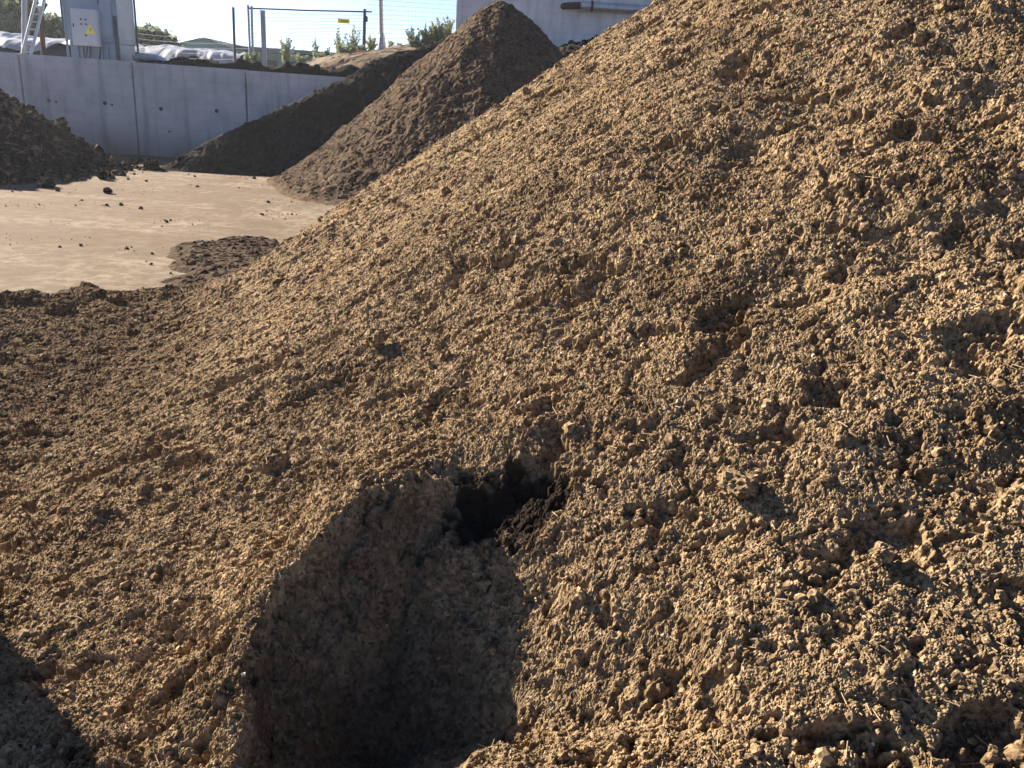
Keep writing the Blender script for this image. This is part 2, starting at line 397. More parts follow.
# ------------------------------------------------------------------ yard, terrace
def yard_mat():
    m, t, b = mat('dusty concrete yard', 0.95, 0.1)
    c = coords(t); cs = coords(t, (0.6, 1.0, 1.0))
    n1 = noise(t, cs, 0.9, 6, 0.6, 0.6); n2 = noise(t, c, 14, 6, 0.65); n3 = noise(t, cs, 0.35, 3, 0.5)
    col = ramp(t, n1, [(0.36, (0.095, 0.066, 0.040)), (0.48, (0.150, 0.112, 0.070)), (0.62, (0.205, 0.163, 0.110))])
    col = mix(t, ramp(t, n3, [(0.44, (0, 0, 0)), (0.58, (0.7, 0.7, 0.7))]), col, (0.115, 0.088, 0.054))
    col = mix(t, ramp(t, n2, [(0.54, (0, 0, 0)), (0.68, (0.6, 0.6, 0.6))]), col, (0.07, 0.048, 0.032))
    n4 = noise(t, coords(t, (0.30, 1.5, 1.0)), 1.7, 7, 0.7, 1.2)
    col = mix(t, ramp(t, n4, [(0.48, (0, 0, 0)), (0.64, (0.7, 0.7, 0.7))]), col, (0.085, 0.066, 0.041))
    n5 = noise(t, coords(t, (0.9, 0.25, 1.0)), 1.1, 5, 0.6, 2.0)
    col = mix(t, ramp(t, n5, [(0.48, (0, 0, 0)), (0.66, (0.5, 0.5, 0.5))]), col, (0.215, 0.175, 0.122))
    n6 = noise(t, coords(t, (0.10, 0.42, 1.0)), 1.0, 6, 0.62, 0.8)
    col = mix(t, ramp(t, n6, [(0.46, (0, 0, 0)), (0.56, (0.62, 0.62, 0.62))]), col, (0.092, 0.056, 0.031))
    n7 = noise(t, c, 5.5, 7, 0.72, 0.5)
    col = mix(t, ramp(t, n7, [(0.44, (0, 0, 0)), (0.56, (0.7, 0.7, 0.7))]), col, (0.080, 0.050, 0.031))
    t.links.new(col, b.inputs['Base Color'])
    bump(t, b, noise(t, c, 45, 6, 0.7), 0.5, 0.012)
    return m
bm = bmesh.new(); bmesh.ops.create_grid(bm, x_segments=2, y_segments=2, size=400)
g = obj('ground', bm, yard_mat()); tag(g, kind='structure')

WY = 22.6; WZ = 2.36
def mesh_patch(x0, x1, y0, y1, step, hf):
    xs = np.arange(x0, x1 + 1e-6, step); ys = np.arange(y0, y1 + 1e-6, step)
    X, Y = np.meshgrid(xs, ys, indexing='ij')
    Z = hf(X, Y)
    return np.stack([X, Y, Z], -1).reshape(-1, 3), grid_faces(len(xs), len(ys))


def heap_mesh(name, X0, X1, Y0, Y1, step, hf, m, lumps, parent=None, amp=0.5, big=0.12, seed=0, zmin=-0.05):
    """a heap as a sheet over its plan, pushed out along its normal by lumps: (cell, probability, r low, r high)"""
    xs = np.arange(X0, X1, step); ys = np.arange(Y0, Y1, step)
    x, y = np.meshgrid(xs, ys, indexing='ij')
    h = hf(x, y); e = 0.05
    nx = -(hf(x + e, y) - hf(x - e, y)) / (2 * e); ny = -(hf(x, y + e) - hf(x, y - e)) / (2 * e)
    il = 1 / np.sqrt(nx * nx + ny * ny + 1)
    d = big * fbm(x * 0.9, y * 0.9, 4, seed) + 0.3 * big * fbm(x * 5, y * 5, 3, seed + 9)
    wx = x + 0.03 * perlin(x * 11, y * 11, seed + 3); wy = y + 0.03 * perlin(x * 11, y * 11, seed + 4)
    for i, (c, p, lo, hi) in enumerate(lumps): d = d + bumps(wx, wy, c, p, lo, hi, seed + 11 + 7 * i) * amp * 2
    d = d * sstep(-0.02, 0.12, h)
    V = np.stack([x + nx * il * d, y + ny * il * d, h + il * d], -1).reshape(-1, 3)
    Fq = grid_faces(len(xs), len(ys)); hv = h.ravel(); Fq = Fq[hv[Fq].max(1) > zmin]
    used = np.unique(Fq); mp = np.zeros(len(V), np.int64); mp[used] = np.arange(len(used))
    me = np_mesh(name, V[used], mp[Fq])
    return link(name, me, m, parent), V, hv
def soft(q, wd): return wd * np.logaddexp(0, np.maximum(q / wd, -40))

# brown cone
CX, CY = -0.80, 19.5
def cone_h(x, y):
    a = np.arctan2(y - CY, x - CX)
    r = np.hypot(x - CX, y - CY) * (1 + 0.03 * np.sin(4 * a + 0.6) + 0.015 * np.sin(9 * a))
    h = soft((4.92 - np.sqrt(r * r + 0.10)) * 0.91, 0.26) - 0.07
    return h
o, _, _ = heap_mesh('compost_heap', CX - 6.3, CX + 6.3, CY - 6.3, CY + 4.6, 0.024, cone_h, M_DARKC, [(0.26, 0.05, 0.1, 0.28), (0.11, 0.2, 0.12, 0.40), (0.048, 0.8, 0.25, 0.62)], seed=300, amp=0.46, big=0.14)
tag(o, 'steep dark brown cone of compost peaking in front of the white concrete building', 'compost heap')
# black ridge against the wall
def ridge_h(x, y):
    ux, uy = 0.7288, 0.6847
    sc = (x + 8.5) * ux + (y - 19.0) * uy + 0.22; dc = (x + 8.5) * -uy + (y - 19.0) * ux + 0.12 * perlin(sc * 0.7, sc * 0, 311)
    top = np.interp(sc, [-1.0, 0.1, 0.96, 2.1, 3.4, 4.6, 6.1, 8.2, 10], [-0.8, 0.06, 0.50, 1.05, 1.58, 2.18, 2.95, 3.6, 3.9]) + 0.05 * perlin(sc * 1.3, sc * 0 + 3, 313)
    return soft(top - 0.74 * np.sqrt(dc ** 2 + 0.01) + 0.06, 0.05) - 0.05
o, _, _ = heap_mesh('compost_heap', -10.2, 0.5, 15.6, 24.9, 0.035, ridge_h, M_BLACK, [(0.45, 0.15, 0.1, 0.3), (0.16, 0.35, 0.15, 0.45), (0.08, 0.6, 0.25, 0.6)], seed=330, amp=0.35, big=0.10)
tag(o, 'long black ridge of compost heaped against the concrete wall, in the shade', 'compost heap')
# far dark heap behind the cone
def far_h(x, y): return soft(4.12 - 0.55 * np.sqrt((x - 2.2) ** 2 * 0.35 + (y - 23.4) ** 2 + 0.1), 0.06) - 0.05
o, _, _ = heap_mesh('compost_heap', 0.2, 9, 19.2, 24.9, 0.05, far_h, M_BLACK, [(0.3, 0.4, 0.1, 0.4), (0.14, 0.6, 0.2, 0.5)], seed=360, big=0.2)
tag(o, 'low dark heap at the foot of the white building behind the brown cone', 'compost heap')
# straw heap, left
def straw_h(x, y):
    a = np.arctan2(y - 17.2, x + 13.4)
    r = np.hypot(x + 13.4, (y - 17.2)) * (1 + 0.05 * np.sin(5 * a + 2) + 0.04 * np.sin(13 * a))
    return soft((4.02 - r) * 0.72, 0.12) + 0.09 * sstep(4.9, 4.0, r) * (0.5 + perlin(x * 1.6, y * 1.6, 371)) - 0.07
o, SV, SH = heap_mesh('manure_heap', -16.5, -7.6, 11.8, 22.55, 0.035, straw_h, M_STRAW, [(0.62, 0.5, 0.1, 0.42), (0.30, 0.7, 0.14, 0.5), (0.13, 0.75, 0.2, 0.55), (0.07, 0.7, 0.25, 0.6)], seed=380, amp=0.46, big=0.18)
tag(o, 'dark straw-flecked heap with coarse clods in front of the concrete wall', 'manure heap')
rg = np.random.default_rng(11)
ok = np.nonzero(SH > 0.0)[0]; pick = rg.choice(ok, 2600)
crumbs('loose_clods', SV[pick], 0.025 + 0.15 * rg.random(2600) ** 5, M_STRAW, o, rg)
# straw stems on it
Vs = []
for i in rg.choice(ok, 900):
    p = SV[i] + [0, 0, 0.03]; a = rg.random() * 6.28; L = 0.05 + 0.10 * rg.random(); dz = (rg.random() - 0.35) * 0.12
    dv = np.array([math.cos(a) * L, math.sin(a) * L, dz]); sd_ = np.array([-math.sin(a), math.cos(a), 0]) * 0.007
    up = np.array([0, 0, 0.008])
    Vs += [p - dv - sd_, p - dv + sd_, p - dv + up, p + dv - sd_, p + dv + sd_, p + dv + up]
Vs = np.array(Vs); k = np.arange(0, len(Vs), 6)[:, None]
Fs = np.concatenate([k + np.array(q) for q in ([0, 1, 4, 3], [1, 2, 5, 4], [2, 0, 3, 5])])
c = link('straw', np_mesh('straw', Vs, Fs), plain('straw', (0.311, 0.185, 0.089), 0.8, 0.2, var=0.3), o); c['kind'] = 'stuff'

# flat spill on the yard
P_SP = [tuple(onz(*q)[:2]) for q in ((176, 246), (190, 239), (214, 243), (240, 237), (275, 239), (330, 262), (330, 330), (200, 325), (168, 300), (166, 275), (163, 252))]
def spill_h(x, y):
    d = sdist(x, y, P_SP) + 0.20 * perlin(x * 2.2, y * 2.2, 401) + 0.05 * perlin(x * 9, y * 9, 402)
    return 0.085 * sstep(-0.02, 0.30, d) - 0.02
o, _, _ = heap_mesh('spilled_compost', -5, -1.8, 7.2, 11.4, 0.014, spill_h, M_SPILL, [(0.16, 0.35, 0.1, 0.36), (0.075, 0.6, 0.15, 0.5), (0.035, 0.7, 0.2, 0.55)], seed=410, amp=0.60, big=0.04, zmin=-0.012)
tag(o, 'thin flat layer of brown compost spilled on the pale yard beside the big heap', 'spilled compost')

rg = np.random.default_rng(21)
nq = 1500; yy = 7.5 + 12 * rg.random(nq) ** 0.8; xx = -2.2 - (0.55 * yy) * rg.random(nq)
dens = fbm(xx * 0.6, yy * 0.9, 3, 431) + 0.25 * sstep(15, 19, yy) * sstep(-5, -8, xx)
kp = dens > 0.17
rr_ = (0.006 + 0.022 * rg.random(nq) ** 7) * (0.5 + yy / 18); 
c = crumbs('soil_crumbs', np.stack([xx, yy, rr_ * 0.3], -1)[kp], rr_[kp], M_SPILL, None, rg)
nq = 420; a = rg.random(nq) * 1.9 - 1.15; q = 3.8 + 1.25 * rg.random(nq) ** 2.2
rr_ = 0.02 + 0.11 * rg.random(nq) ** 4
c = crumbs('soil_crumbs', np.stack([-13.4 + q * np.cos(a), 17.2 + q * np.sin(a), rr_ * 0.3], -1), rr_, M_STRAW, None, rg)
# separate clods
def clod(px, py, wpx, label, group, m, y=None, hf=None, name='soil_clod'):
    if hf is None: p = onz(px, py + wpx * 0.3)
    else:
        q = march(px, py + wpx * 0.2, hf); p = np.array([q[0], q[1], float(hf(np.array([q[0]]), np.array([q[1]]))[0])])
    dist = np.linalg.norm(p - [0, 0, CAM_H]); r = wpx * 0.5 * dist / FPX
    v, f = random.choice(BIG)
    A = rand_rot(rng, 1)[0]
    W = v @ A.T; W = W * np.array([1, 1, 0.85]) * r; W[:, 2] -= W[:, 2].min() * 0.72
    W *= 0.92 + 0.16 * rng.random()
    o = link(name, np_mesh(name, W, f, False), m, None, p)
    tag(o, label, 'clod', group); return o
BIG = lump_variants(4, 31.0, 6, 0.42)
GC = 'dark clods scattered on the yard by the straw heap'
clod(152, 166, 13, 'round dark clod just left of the black ridge heap, at the foot of the wall', GC, M_BLACK)
clod(102, 176, 11, 'dark clod lying alone on the pale yard, farthest out from the straw heap', GC, M_BLACK)
clod(106, 168, 13, 'broad dark clod at the right end of the straw heap, behind the lone one', GC, M_BLACK)
clod(84, 170, 12, 'dark clod touching the straw heap, left of the broad clod', GC, M_BLACK)
clod(119, 167, 9, 'small flat dark clod between the straw heap and the concrete wall', GC, M_BLACK)
clod(47, 184, 12, 'dark clod nearest the viewer in front of the straw heap', GC, M_BLACK)
clod(108, 191, 8, 'low dark crumb in the middle of a thin soil streak on the yard', GC, M_BLACK)
clod(375, 340, 21, 'pale tan round clod halfway up the left face of the big heap', 'clods on the big heap', M_COMP, hf=base_s)
clod(737, 487, 34, 'largest lumpy clod on the big heap, right of the dug-out hollow', 'clods on the big heap', M_COMP, hf=base_s)
clod(880, 556, 22, 'flat pale clod low on the right of the big heap', 'clods on the big heap', M_COMP, hf=base_s)

# ------------------------------------------------------------------ retaining wall
def conc_mat(name, col, streak=0.35):
    m, t, b = mat(name, 0.85, 0.2)
    c = coords(t); cz = coords(t, (3.0, 3.0, 0.35))
    a = noise(t, c, 1.6, 6, 0.6); s2 = noise(t, cz, 1.2, 5, 0.6); f_ = noise(t, c, 40, 4, 0.6)
    base_ = ramp(t, a, [(0.3, tuple(0.80 * q for q in col)), (0.7, tuple(1.15 * q for q in col))])
    base_ = mix(t, ramp(t, s2, [(0.50, (0, 0, 0)), (0.72, (streak,) * 3)]), base_, tuple(0.45 * q for q in col))
    base_ = mix(t, ramp(t, f_, [(0.58, (0, 0, 0)), (0.75, (0.25,) * 3)]), base_, tuple(0.6 * q for q in col))
    sz = N(t, 'ShaderNodeSeparateXYZ'); t.links.new(c, sz.inputs[0])
    ad = N(t, 'ShaderNodeMath', operation='MULTIPLY_ADD'); t.links.new(a, ad.inputs[0]); ad.inputs[1].default_value = -1.3; t.links.new(sz.outputs['Z'], ad.inputs[2])
    rg_ = N(t, 'ShaderNodeMapRange'); t.links.new(ad.outputs[0], rg_.inputs[0])
    rg_.inputs[1].default_value = -0.75; rg_.inputs[2].default_value = 0.15; rg_.inputs[3].default_value = 0.75; rg_.inputs[4].default_value = 0.0
    base_ = mix(t, rg_.outputs[0], base_, (0.10, 0.085, 0.07))       # soil splashed along the foot
    wv = N(t, 'ShaderNodeTexWave', Scale=1.25, Distortion=0.6, Detail=2.0); wv.bands_direction = 'Z'; t.links.new(c, wv.inputs['Vector'])
    base_ = mix(t, ramp(t, wv.outputs['Fac'], [(0.0, (0.18, 0.18, 0.18)), (0.12, (0, 0, 0))]), base_, tuple(0.65 * q for q in col))
    t.links.new(base_, b.inputs['Base Color'])
    bump(t, b, f_, 0.25, 0.004)
    return m
M_CONC = conc_mat('concrete', (0.46, 0.43, 0.39), 0.7); M_HOLE = plain('dark recess', (0.07, 0.07, 0.07), 0.9)
JX = [-16.7, -13.68, -10.66, -7.64, -4.62, -1.6]
wall = thing('retaining_wall', 'grey cast concrete retaining wall with vertical joints at the back of the yard', 'wall', (JX[0], WY, 0))
for i in range(5):
    bm = bmesh.new(); x0, x1 = JX[i], JX[i + 1]
    zt = WZ + 0.05 - 0.012 * i
    box(bm, ((x0 + x1) / 2 - JX[0], 0.15, zt / 2 - 0.05), (x1 - x0 - 0.035, 0.30, zt + 0.1), bev=0.012)
    p = obj('wall_panel', bm, M_CONC, wall)
    for zz in ((1.27, 1.24) if i % 2 else (1.27, 0.7)):
        for fx in (0.27, 0.77):
            bm = bmesh.new(); cx = x0 + (x1 - x0) * fx - JX[0] - 0.12
            if zz < 1.26: cx += 0.19
            bmesh.ops.create_cone(bm, cap_ends=True, segments=14, radius1=0.055 if zz > 1.26 else 0.03, radius2=0.05 if zz > 1.26 else 0.025, depth=0.03,
                                  matrix=Matrix.Translation((cx, -0.004, zz + 0.03 * math.sin(i * 7 + fx * 9))) @ Matrix.Rotation(math.pi / 2, 4, 'X'))
            obj('tie_hole', bm, M_HOLE, p)
bm = bmesh.new(); box(bm, (7.5, 0.22, 1.1), (15.0, 0.12, 2.3)); obj('joint_filler', bm, M_HOLE, wall)

# terrace behind the wall
def terr_h(x, y):
    b = 2.30 + 0.36 * np.exp(-((y - 23.15) / 0.30) ** 2) * sstep(-12.2, -9.4, x) * (0.75 + 0.5 * perlin(x * 1.5, y * 1.5, 501))
    mound = sstep(-9.8, -3.6, x) * sstep(22.9, 26.4, y) * 1.18 * (1 + 0.14 * perlin(x * 0.9, y * 0.9, 503))
    return b + mound + 0.05 * fbm(x * 2.5, y * 2.5, 4, 505)
xs = np.concatenate([np.arange(-30, -13, 0.4), np.arange(-13, -1.5, 0.05), np.arange(-1.5, 30, 0.5)])
ys = np.concatenate([[22.92], np.arange(22.98, 27.5, 0.05), np.arange(27.5, 40, 0.4), np.geomspace(40, 350, 24)])
x, y = np.meshgrid(xs, ys, indexing='ij')
z = terr_h(x, y) + bumps(x, y, 0.25, 0.6, 0.15, 0.5, 507) * 1.1 * sstep(24.2, 23.4, y) + bumps(x, y, 0.12, 0.4, 0.2, 0.5, 517) * 0.5
z[:, 0] = 0.5
M_TERR, t, b = mat('terrace soil', 1.0, 0.05)
c = coords(t); n1 = noise(t, c, 0.8, 5); n2 = noise(t, c, 9, 6, 0.65)
colr = ramp(t, n1, [(0.35, (0.105, 0.07, 0.046)), (0.62, (0.21, 0.17, 0.122))])
sx = N(t, 'ShaderNodeSeparateXYZ'); t.links.new(c, sx.inputs[0])
mm = N(t, 'ShaderNodeMath', operation='ADD'); t.links.new(sx.outputs['Y'], mm.inputs[0])
m2 = N(t, 'ShaderNodeMath', operation='MULTIPLY'); t.links.new(n2, m2.inputs[0]); m2.inputs[1].default_value = 1.0
t.links.new(m2.outputs[0], mm.inputs[1])
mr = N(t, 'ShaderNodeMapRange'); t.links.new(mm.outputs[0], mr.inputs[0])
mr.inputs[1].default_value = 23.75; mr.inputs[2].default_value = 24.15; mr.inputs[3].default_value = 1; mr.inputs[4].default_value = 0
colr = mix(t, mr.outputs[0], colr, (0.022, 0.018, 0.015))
t.links.new(colr, b.inputs['Base Color']); bump(t, b, n2, 0.4, 0.02)
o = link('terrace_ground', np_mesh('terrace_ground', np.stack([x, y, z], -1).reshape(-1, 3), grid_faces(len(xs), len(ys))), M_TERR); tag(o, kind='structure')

# ------------------------------------------------------------------ white building with pipe
M_WHITE = conc_mat('whitewashed concrete', (0.55, 0.52, 0.48), 0.55)
bl = thing('concrete_building', 'tall whitewashed concrete building rising behind the brown cone', 'building', (-2.33, 25.0, 0))
bm = bmesh.new(); box(bm, (8.5, 4.0, 4.0), (17.0, 8.0, 8.0), bev=0.03); obj('wall', bm, M_WHITE, bl)
bm = bmesh.new(); box(bm, (8.5, 4.0, 8.09), (17.3, 8.3, 0.16), bev=0.02); obj('roof', bm, M_CONC, bl)
M_PIPE = plain('galvanised pipe', (0.36, 0.37, 0.38), 0.45, 0.5, 0.5, 0.2, 5)
M_RUST = plain('rusty steel', (0.07, 0.045, 0.035), 0.9, 0.2, 0, 0.4, 9)
pp = thing('steel_pipe', 'grey steel pipe running along the front of the white building', 'pipe', (1.2, 24.72, 4.74))
bm = bmesh.new(); tube(bm, [(0.0, 0, 0), (4.2, 0, 0.02), (9.0, 0, 0.02)], 0.115, 16); obj('pipe_run', bm, M_PIPE, pp, smooth=False)
bm = bmesh.new(); tube(bm, [(-0.02, 0, 0.0), (-0.28, 0.02, -0.02), (-0.44, 0.12, -0.02), (-0.5, 0.3, -0.02)], [0.09, 0.088, 0.085, 0.08], 14); obj('elbow', bm, M_RUST, pp)
for q in (0.3, 2.2, 4.4, 7.0):
    bm = bmesh.new(); tube(bm, [(q - 0.03, 0, 0.002 * q), (q + 0.03, 0, 0.002 * q)], 0.14, 16); box(bm, (q, 0.2, 0.0), (0.05, 0.16, 0.06)); obj('pipe_bracket', bm, M_RUST, pp)

# ------------------------------------------------------------------ electrical cabinet
M_BLUE = plain('blue grey sheet steel', (0.235, 0.290, 0.335), 0.5, 0.4, 0.0, 0.12, 4)
M_LBOX = plain('light grey enamel', (0.46, 0.46, 0.47), 0.5, 0.4, 0, 0.05, 4)
M_DGREY = plain('dark steel', (0.06, 0.065, 0.075), 0.6, 0.4, 0.2)
M_YEL = plain('yellow sign', (0.80, 0.70, 0.06), 0.5, 0.4, 0, 0.05)
p0 = at(62, 62, 23.7); p1 = at(114.5, 62, 23.7); cw = p1[0] - p0[0]
p0 = p0 + np.array([0.22, 0, 0]); cw = cw - 0.08
cb = thing('control_cabinet', 'big blue-grey steel switchgear cabinet standing behind the concrete wall', 'cabinet', (p0[0], 23.7, 2.25))
bm = bmesh.new(); box(bm, (cw / 2, 0.55, 1.30), (cw, 1.1, 1.36), bev=0.015); obj('body', bm, M_BLUE, cb)
bm = bmesh.new(); box(bm, (cw / 2, 0.56, 0.32), (cw - 0.06, 1.02, 0.59), bev=0.01)
for q in (0.28, 0.42, 0.62, 1.02, 1.2): box(bm, (q * cw / 1.55, 0.03, 0.34), (0.05, 0.05, 0.50))
obj('plinth', bm, M_BLUE, cb)
bm = bmesh.new(); box(bm, (cw / 2, 0.55, 2.04), (cw + 0.04, 1.14, 0.11), bev=0.01); obj('roof', bm, M_BLUE, cb)
bm = bmesh.new(); box(bm, (cw / 2, -0.012, 1.86), (cw - 0.02, 0.02, 0.20), bev=0.006); pb = obj('header_panel', bm, M_BLUE, cb)
for q, wd in ((0.30, 0.20), (0.42, 0.0), (0.98, 0.10), (1.14, 0.12), (1.30, 0.11)):
    if wd:
        bm = bmesh.new(); box(bm, (q * cw / 1.55, -0.026, 1.87), (wd, 0.006, 0.055)); obj('dark_mark', bm, M_DGREY, pb)
for k, (a_, b_) in enumerate(((0.06, 0.94),)):
    bm = bmesh.new(); box(bm, (cw + 0.012, 0.55, 1.25), (0.02, 0.92, 1.05), bev=0.006); obj('side_panel', bm, M_BLUE, cb)
bm = bmesh.new(); box(bm, (cw - 0.25, -0.03, 1.20), (0.34, 0.03, 0.95), bev=0.01); obj('door', bm, M_BLUE, cb)
for q in (-0.03, cw + 0.03):
    bm = bmesh.new(); box(bm, (q, 0.02, 1.05), (0.05, 0.05, 2.1)); obj('corner_post', bm, M_BLUE, cb)
bm = bmesh.new(); tube(bm, [(cw + 0.06, 1.04, 0), (cw + 0.06, 1.04, 2.3)], 0.03); obj('corner_post', bm, M_DGREY, cb)
bm = bmesh.new(); tube(bm, [(-0.10, 0.05, 1.0), (-0.10, 0.05, 2.4)], 0.03); box(bm, (-0.05, 0.05, 1.75), (0.1, 0.04, 0.04)); obj('conduit', bm, M_DGREY, cb)
for q in (0.62, 1.12, 1.62):
    bm = bmesh.new(); box(bm, (cw - 0.425, -0.052, q), (0.03, 0.02, 0.09), bev=0.004); obj('hinge', bm, M_DGREY, cb)
for q, r_ in ((0.55, 0.018), (0.64, 0.013), (0.92, 0.022)):
    bm = bmesh.new(); tube(bm, [(q, -0.05, 0.62), (q + 0.02, -0.09, 0.40), (q - 0.03, -0.10, 0.16), (q + 0.08, -0.16, -0.03)], r_, 8); obj('cable', bm, M_DGREY, cb)
eb = thing('switch_box', 'light grey switch box with yellow warning triangle on the front of the blue-grey cabinet', 'switch box', (p0[0] + 0.27 * cw / 1.55, 23.68, 2.74))
bw = 0.74
bm = bmesh.new(); box(bm, (bw / 2, -0.09, 0.46), (bw, 0.16, 0.93), bev=0.015); bd = obj('body', bm, M_LBOX, eb)
bm = bmesh.new(); box(bm, (bw / 2 + 0.01, -0.178, 0.46), (bw - 0.10, 0.016, 0.85), bev=0.006); dr = obj('door', bm, M_LBOX, eb)
for (bx, bz) in ((0.30, 0.66), (0.43, 0.66), (0.30, 0.54), (0.43, 0.54), (0.40, 0.26)):
    bm = bmesh.new(); bmesh.ops.create_cone(bm, cap_ends=True, segments=12, radius1=0.026, radius2=0.022, depth=0.03, matrix=Matrix.Translation((bx, -0.198, bz)) @ Matrix.Rotation(math.pi / 2, 4, 'X')); obj('button', bm, M_DGREY, dr)
def prism(bm, pts, y0, y1):
    A = [bm.verts.new((q[0], y0, q[1])) for q in pts]; B = [bm.verts.new((q[0], y1, q[1])) for q in pts]; n = len(pts)
    bm.faces.new(A); bm.faces.new(B[::-1])
    for k in range(n): bm.faces.new((A[k], B[k], B[(k + 1) % n], A[(k + 1) % n]))
    bmesh.ops.recalc_face_normals(bm, faces=bm.faces)
bm = bmesh.new(); prism(bm, [(0.40, 0.31), (0.66, 0.31), (0.53, 0.56)], -0.188, -0.194); tr = obj('warning_triangle', bm, M_YEL, dr)
bm = bmesh.new(); prism(bm, [(0.540, 0.47), (0.505, 0.40), (0.528, 0.40), (0.515, 0.335), (0.553, 0.415), (0.531, 0.415), (0.552, 0.47)], -0.1945, -0.198); obj('lightning_bolt', bm, M_DGREY, tr)
bm = bmesh.new(); box(bm, (0.075, -0.19, 0.50), (0.03, 0.03, 0.09), bev=0.005); obj('handle', bm, M_DGREY, dr)
pc = at(120, 62, 23.62)
o = obj('steel_post', (lambda bm: (box(bm, (0, 0, 0.62), (0.09, 0.07, 1.24), bev=0.006), box(bm, (0, 0, 1.25), (0.11, 0.09, 0.02)), bm)[-1])(bmesh.new()), M_DGREY, None, (pc[0], 23.55, 2.28))
tag(o, 'short dark steel post standing against the right corner of the cabinet', 'post')

# ladder, posts at the left
M_ALU = plain('aluminium', (0.385, 0.385, 0.370), 0.4, 0.5, 0.4, 0.1)
la = at(26, 56, 23.2); lb = at(43, -12, 23.9)
ld = thing('metal_ladder', 'pale aluminium ladder leaning above the wall left of the cabinet', 'ladder', la)
dv = Vector(lb - la); sdv = Vector((0.30, -0.10, 0.0)) 
for s_ in (-0.5, 0.5):
    bm = bmesh.new(); tube(bm, [sdv * s_, dv + sdv * s_], 0.038, 8); obj('rail', bm, M_ALU, ld)
for k in range(9):
    bm = bmesh.new(); q = dv * ((k + 0.5) / 9); tube(bm, [q - sdv * 0.5, q + sdv * 0.5], 0.018, 8); obj('rung', bm, M_ALU, ld)
M_GALV = plain('galvanised steel', (0.244, 0.259, 0.281), 0.5, 0.5, 0.3, 0.1)
M_WOOD = plain('dark weathered timber', (0.07, 0.05, 0.045), 0.9, 0.1, 0, 0.3)
def post(px, ytop, ybot, y, r, m, label, name='fence_post', cat='post', square=False, group=None, base=None):
    b0 = at(px[1], ybot, y); tp = at(px[0], ytop, y)
    bm = bmesh.new()
    dz = Vector(tp - b0); z0 = -0.5
    if square:
        box(bm, (dz.x / 2, 0, dz.z / 2 + z0 / 2), (2 * r, 2 * r * 0.8, dz.z - z0), bev=r * 0.12); box(bm, (dz.x / 2, 0, dz.z + 0.006), (2 * r + 0.02, 1.6 * r + 0.02, 0.016))
    else:
        tube(bm, [(0, 0, z0), (0, 0, 0), dz], [r, r, r * 0.96], 12)
        if base: tube(bm, [(0, 0, -0.1), (0, 0, 0.12), (0, 0, 0.42)], [base, base * 0.9, r * 1.02], 12)
        tube(bm, [dz, dz + Vector((0, 0, 0.02))], [r * 1.08, r * 1.0], 12)
    o = obj(name, bm, m, None, b0); return tag(o, label, cat, group)
post((24.5, 24.5), -30, 54, 25.0, 0.075, M_GALV, 'thick grey steel post behind the leaning ladder', 'steel_post')
bq = at(43, 52, 25.5); 
bm = bmesh.new(); k0 = Vector(at(41, 12, 25.5) - bq); k1 = Vector(at(46.5, 3.5, 25.5) - bq)
tube(bm, [(0, 0, -0.4), k0 * 0.5, k0, k0 * 0.5 + k1 * 0.5, k1], [0.075, 0.07, 0.062, 0.058, 0.05], 9)
tag(obj('wooden_post', bm, M_WOOD, None, bq), 'dark timber post with a bent tip, right of the ladder', 'post')

# ------------------------------------------------------------------ fence
M_WIRE = plain('fence wire', (0.237, 0.252, 0.266), 0.5, 0.4, 0.3, 0.05, bstr=0)
fp0, fp1 = at(250.5, 60, 26.2), at(364.5, 47, 26.6)
post((233.2, 235), 8, 62, 26.0, 0.042, M_DGREY, 'thin dark fence post left of the paired pale posts', 'fence_post')
post((263, 264.3), 11, 64, 25.4, 0.062, M_GALV, 'thick short square grey post just right of the paired pale posts', 'fence_post', square=True)
post((380, 381.7), -40, 48, 26.9, 0.075, M_GALV, 'tall grey pole with a flared base on top of the dirt mound', 'utility_pole', 'pole', base=0.14)
fe = thing('wire_fence', 'wire mesh fence panel with a top rail between pale posts above the dirt mound', 'fence', fp0)
def rel(px, py, y): return Vector(at(px, py, y) - fp0)
for a_, b_, yy in (((248, 5), (250.5, 66), 26.2), ((251.6, 6), (253.0, 66), 26.2), ((364.8, 9), (363.6, 52), 26.6)):
    bm = bmesh.new(); tube(bm, [rel(*b_, yy) - Vector((0, 0, 0.5)), rel(*a_, yy)], 0.036 if a_[0] < 300 else 0.05, 10); obj('post', bm, M_GALV if a_[0] < 300 else M_DGREY, fe)
bm = bmesh.new(); tube(bm, [rel(249, 8.2, 26.2), rel(310, 10.5, 26.4), rel(372, 11.8, 26.63)], 0.022, 8); obj('top_rail', bm, M_DGREY, fe)
bm = bmesh.new(); box(bm, rel(366.5, 19, 26.55), (0.07, 0.07, 0.16), bev=0.01); obj('latch', bm, M_DGREY, fe)
bm = bmesh.new()
for k in range(13):
    q = k / 12.0; tube(bm, [rel(249.5, 9 + 49 * q, 26.2), rel(364.5, 12.5 + 36 * q, 26.6)], 0.0042, 4, False)
for k in range(1, 46):
    q = k / 46.0; px = 249.5 + 115 * q; yy = 26.2 + 0.4 * q
    tube(bm, [rel(px, 9 + 3.5 * q, yy), rel(px, 58 - 10 * q, yy)], 0.0032, 4, False)
obj('wire_mesh', bm, M_WIRE, fe)
sg = at(343.5, 21, 26.4)
bm = bmesh.new(); box(bm, (0, 0, 0), (0.36, 0.012, 0.125), bev=0.004)
so_ = thing('warning_sign', 'small yellow sign wired to the fence mesh', 'sign', (sg[0], 26.42, sg[2]))
obj('plate', bm, M_YEL, so_)
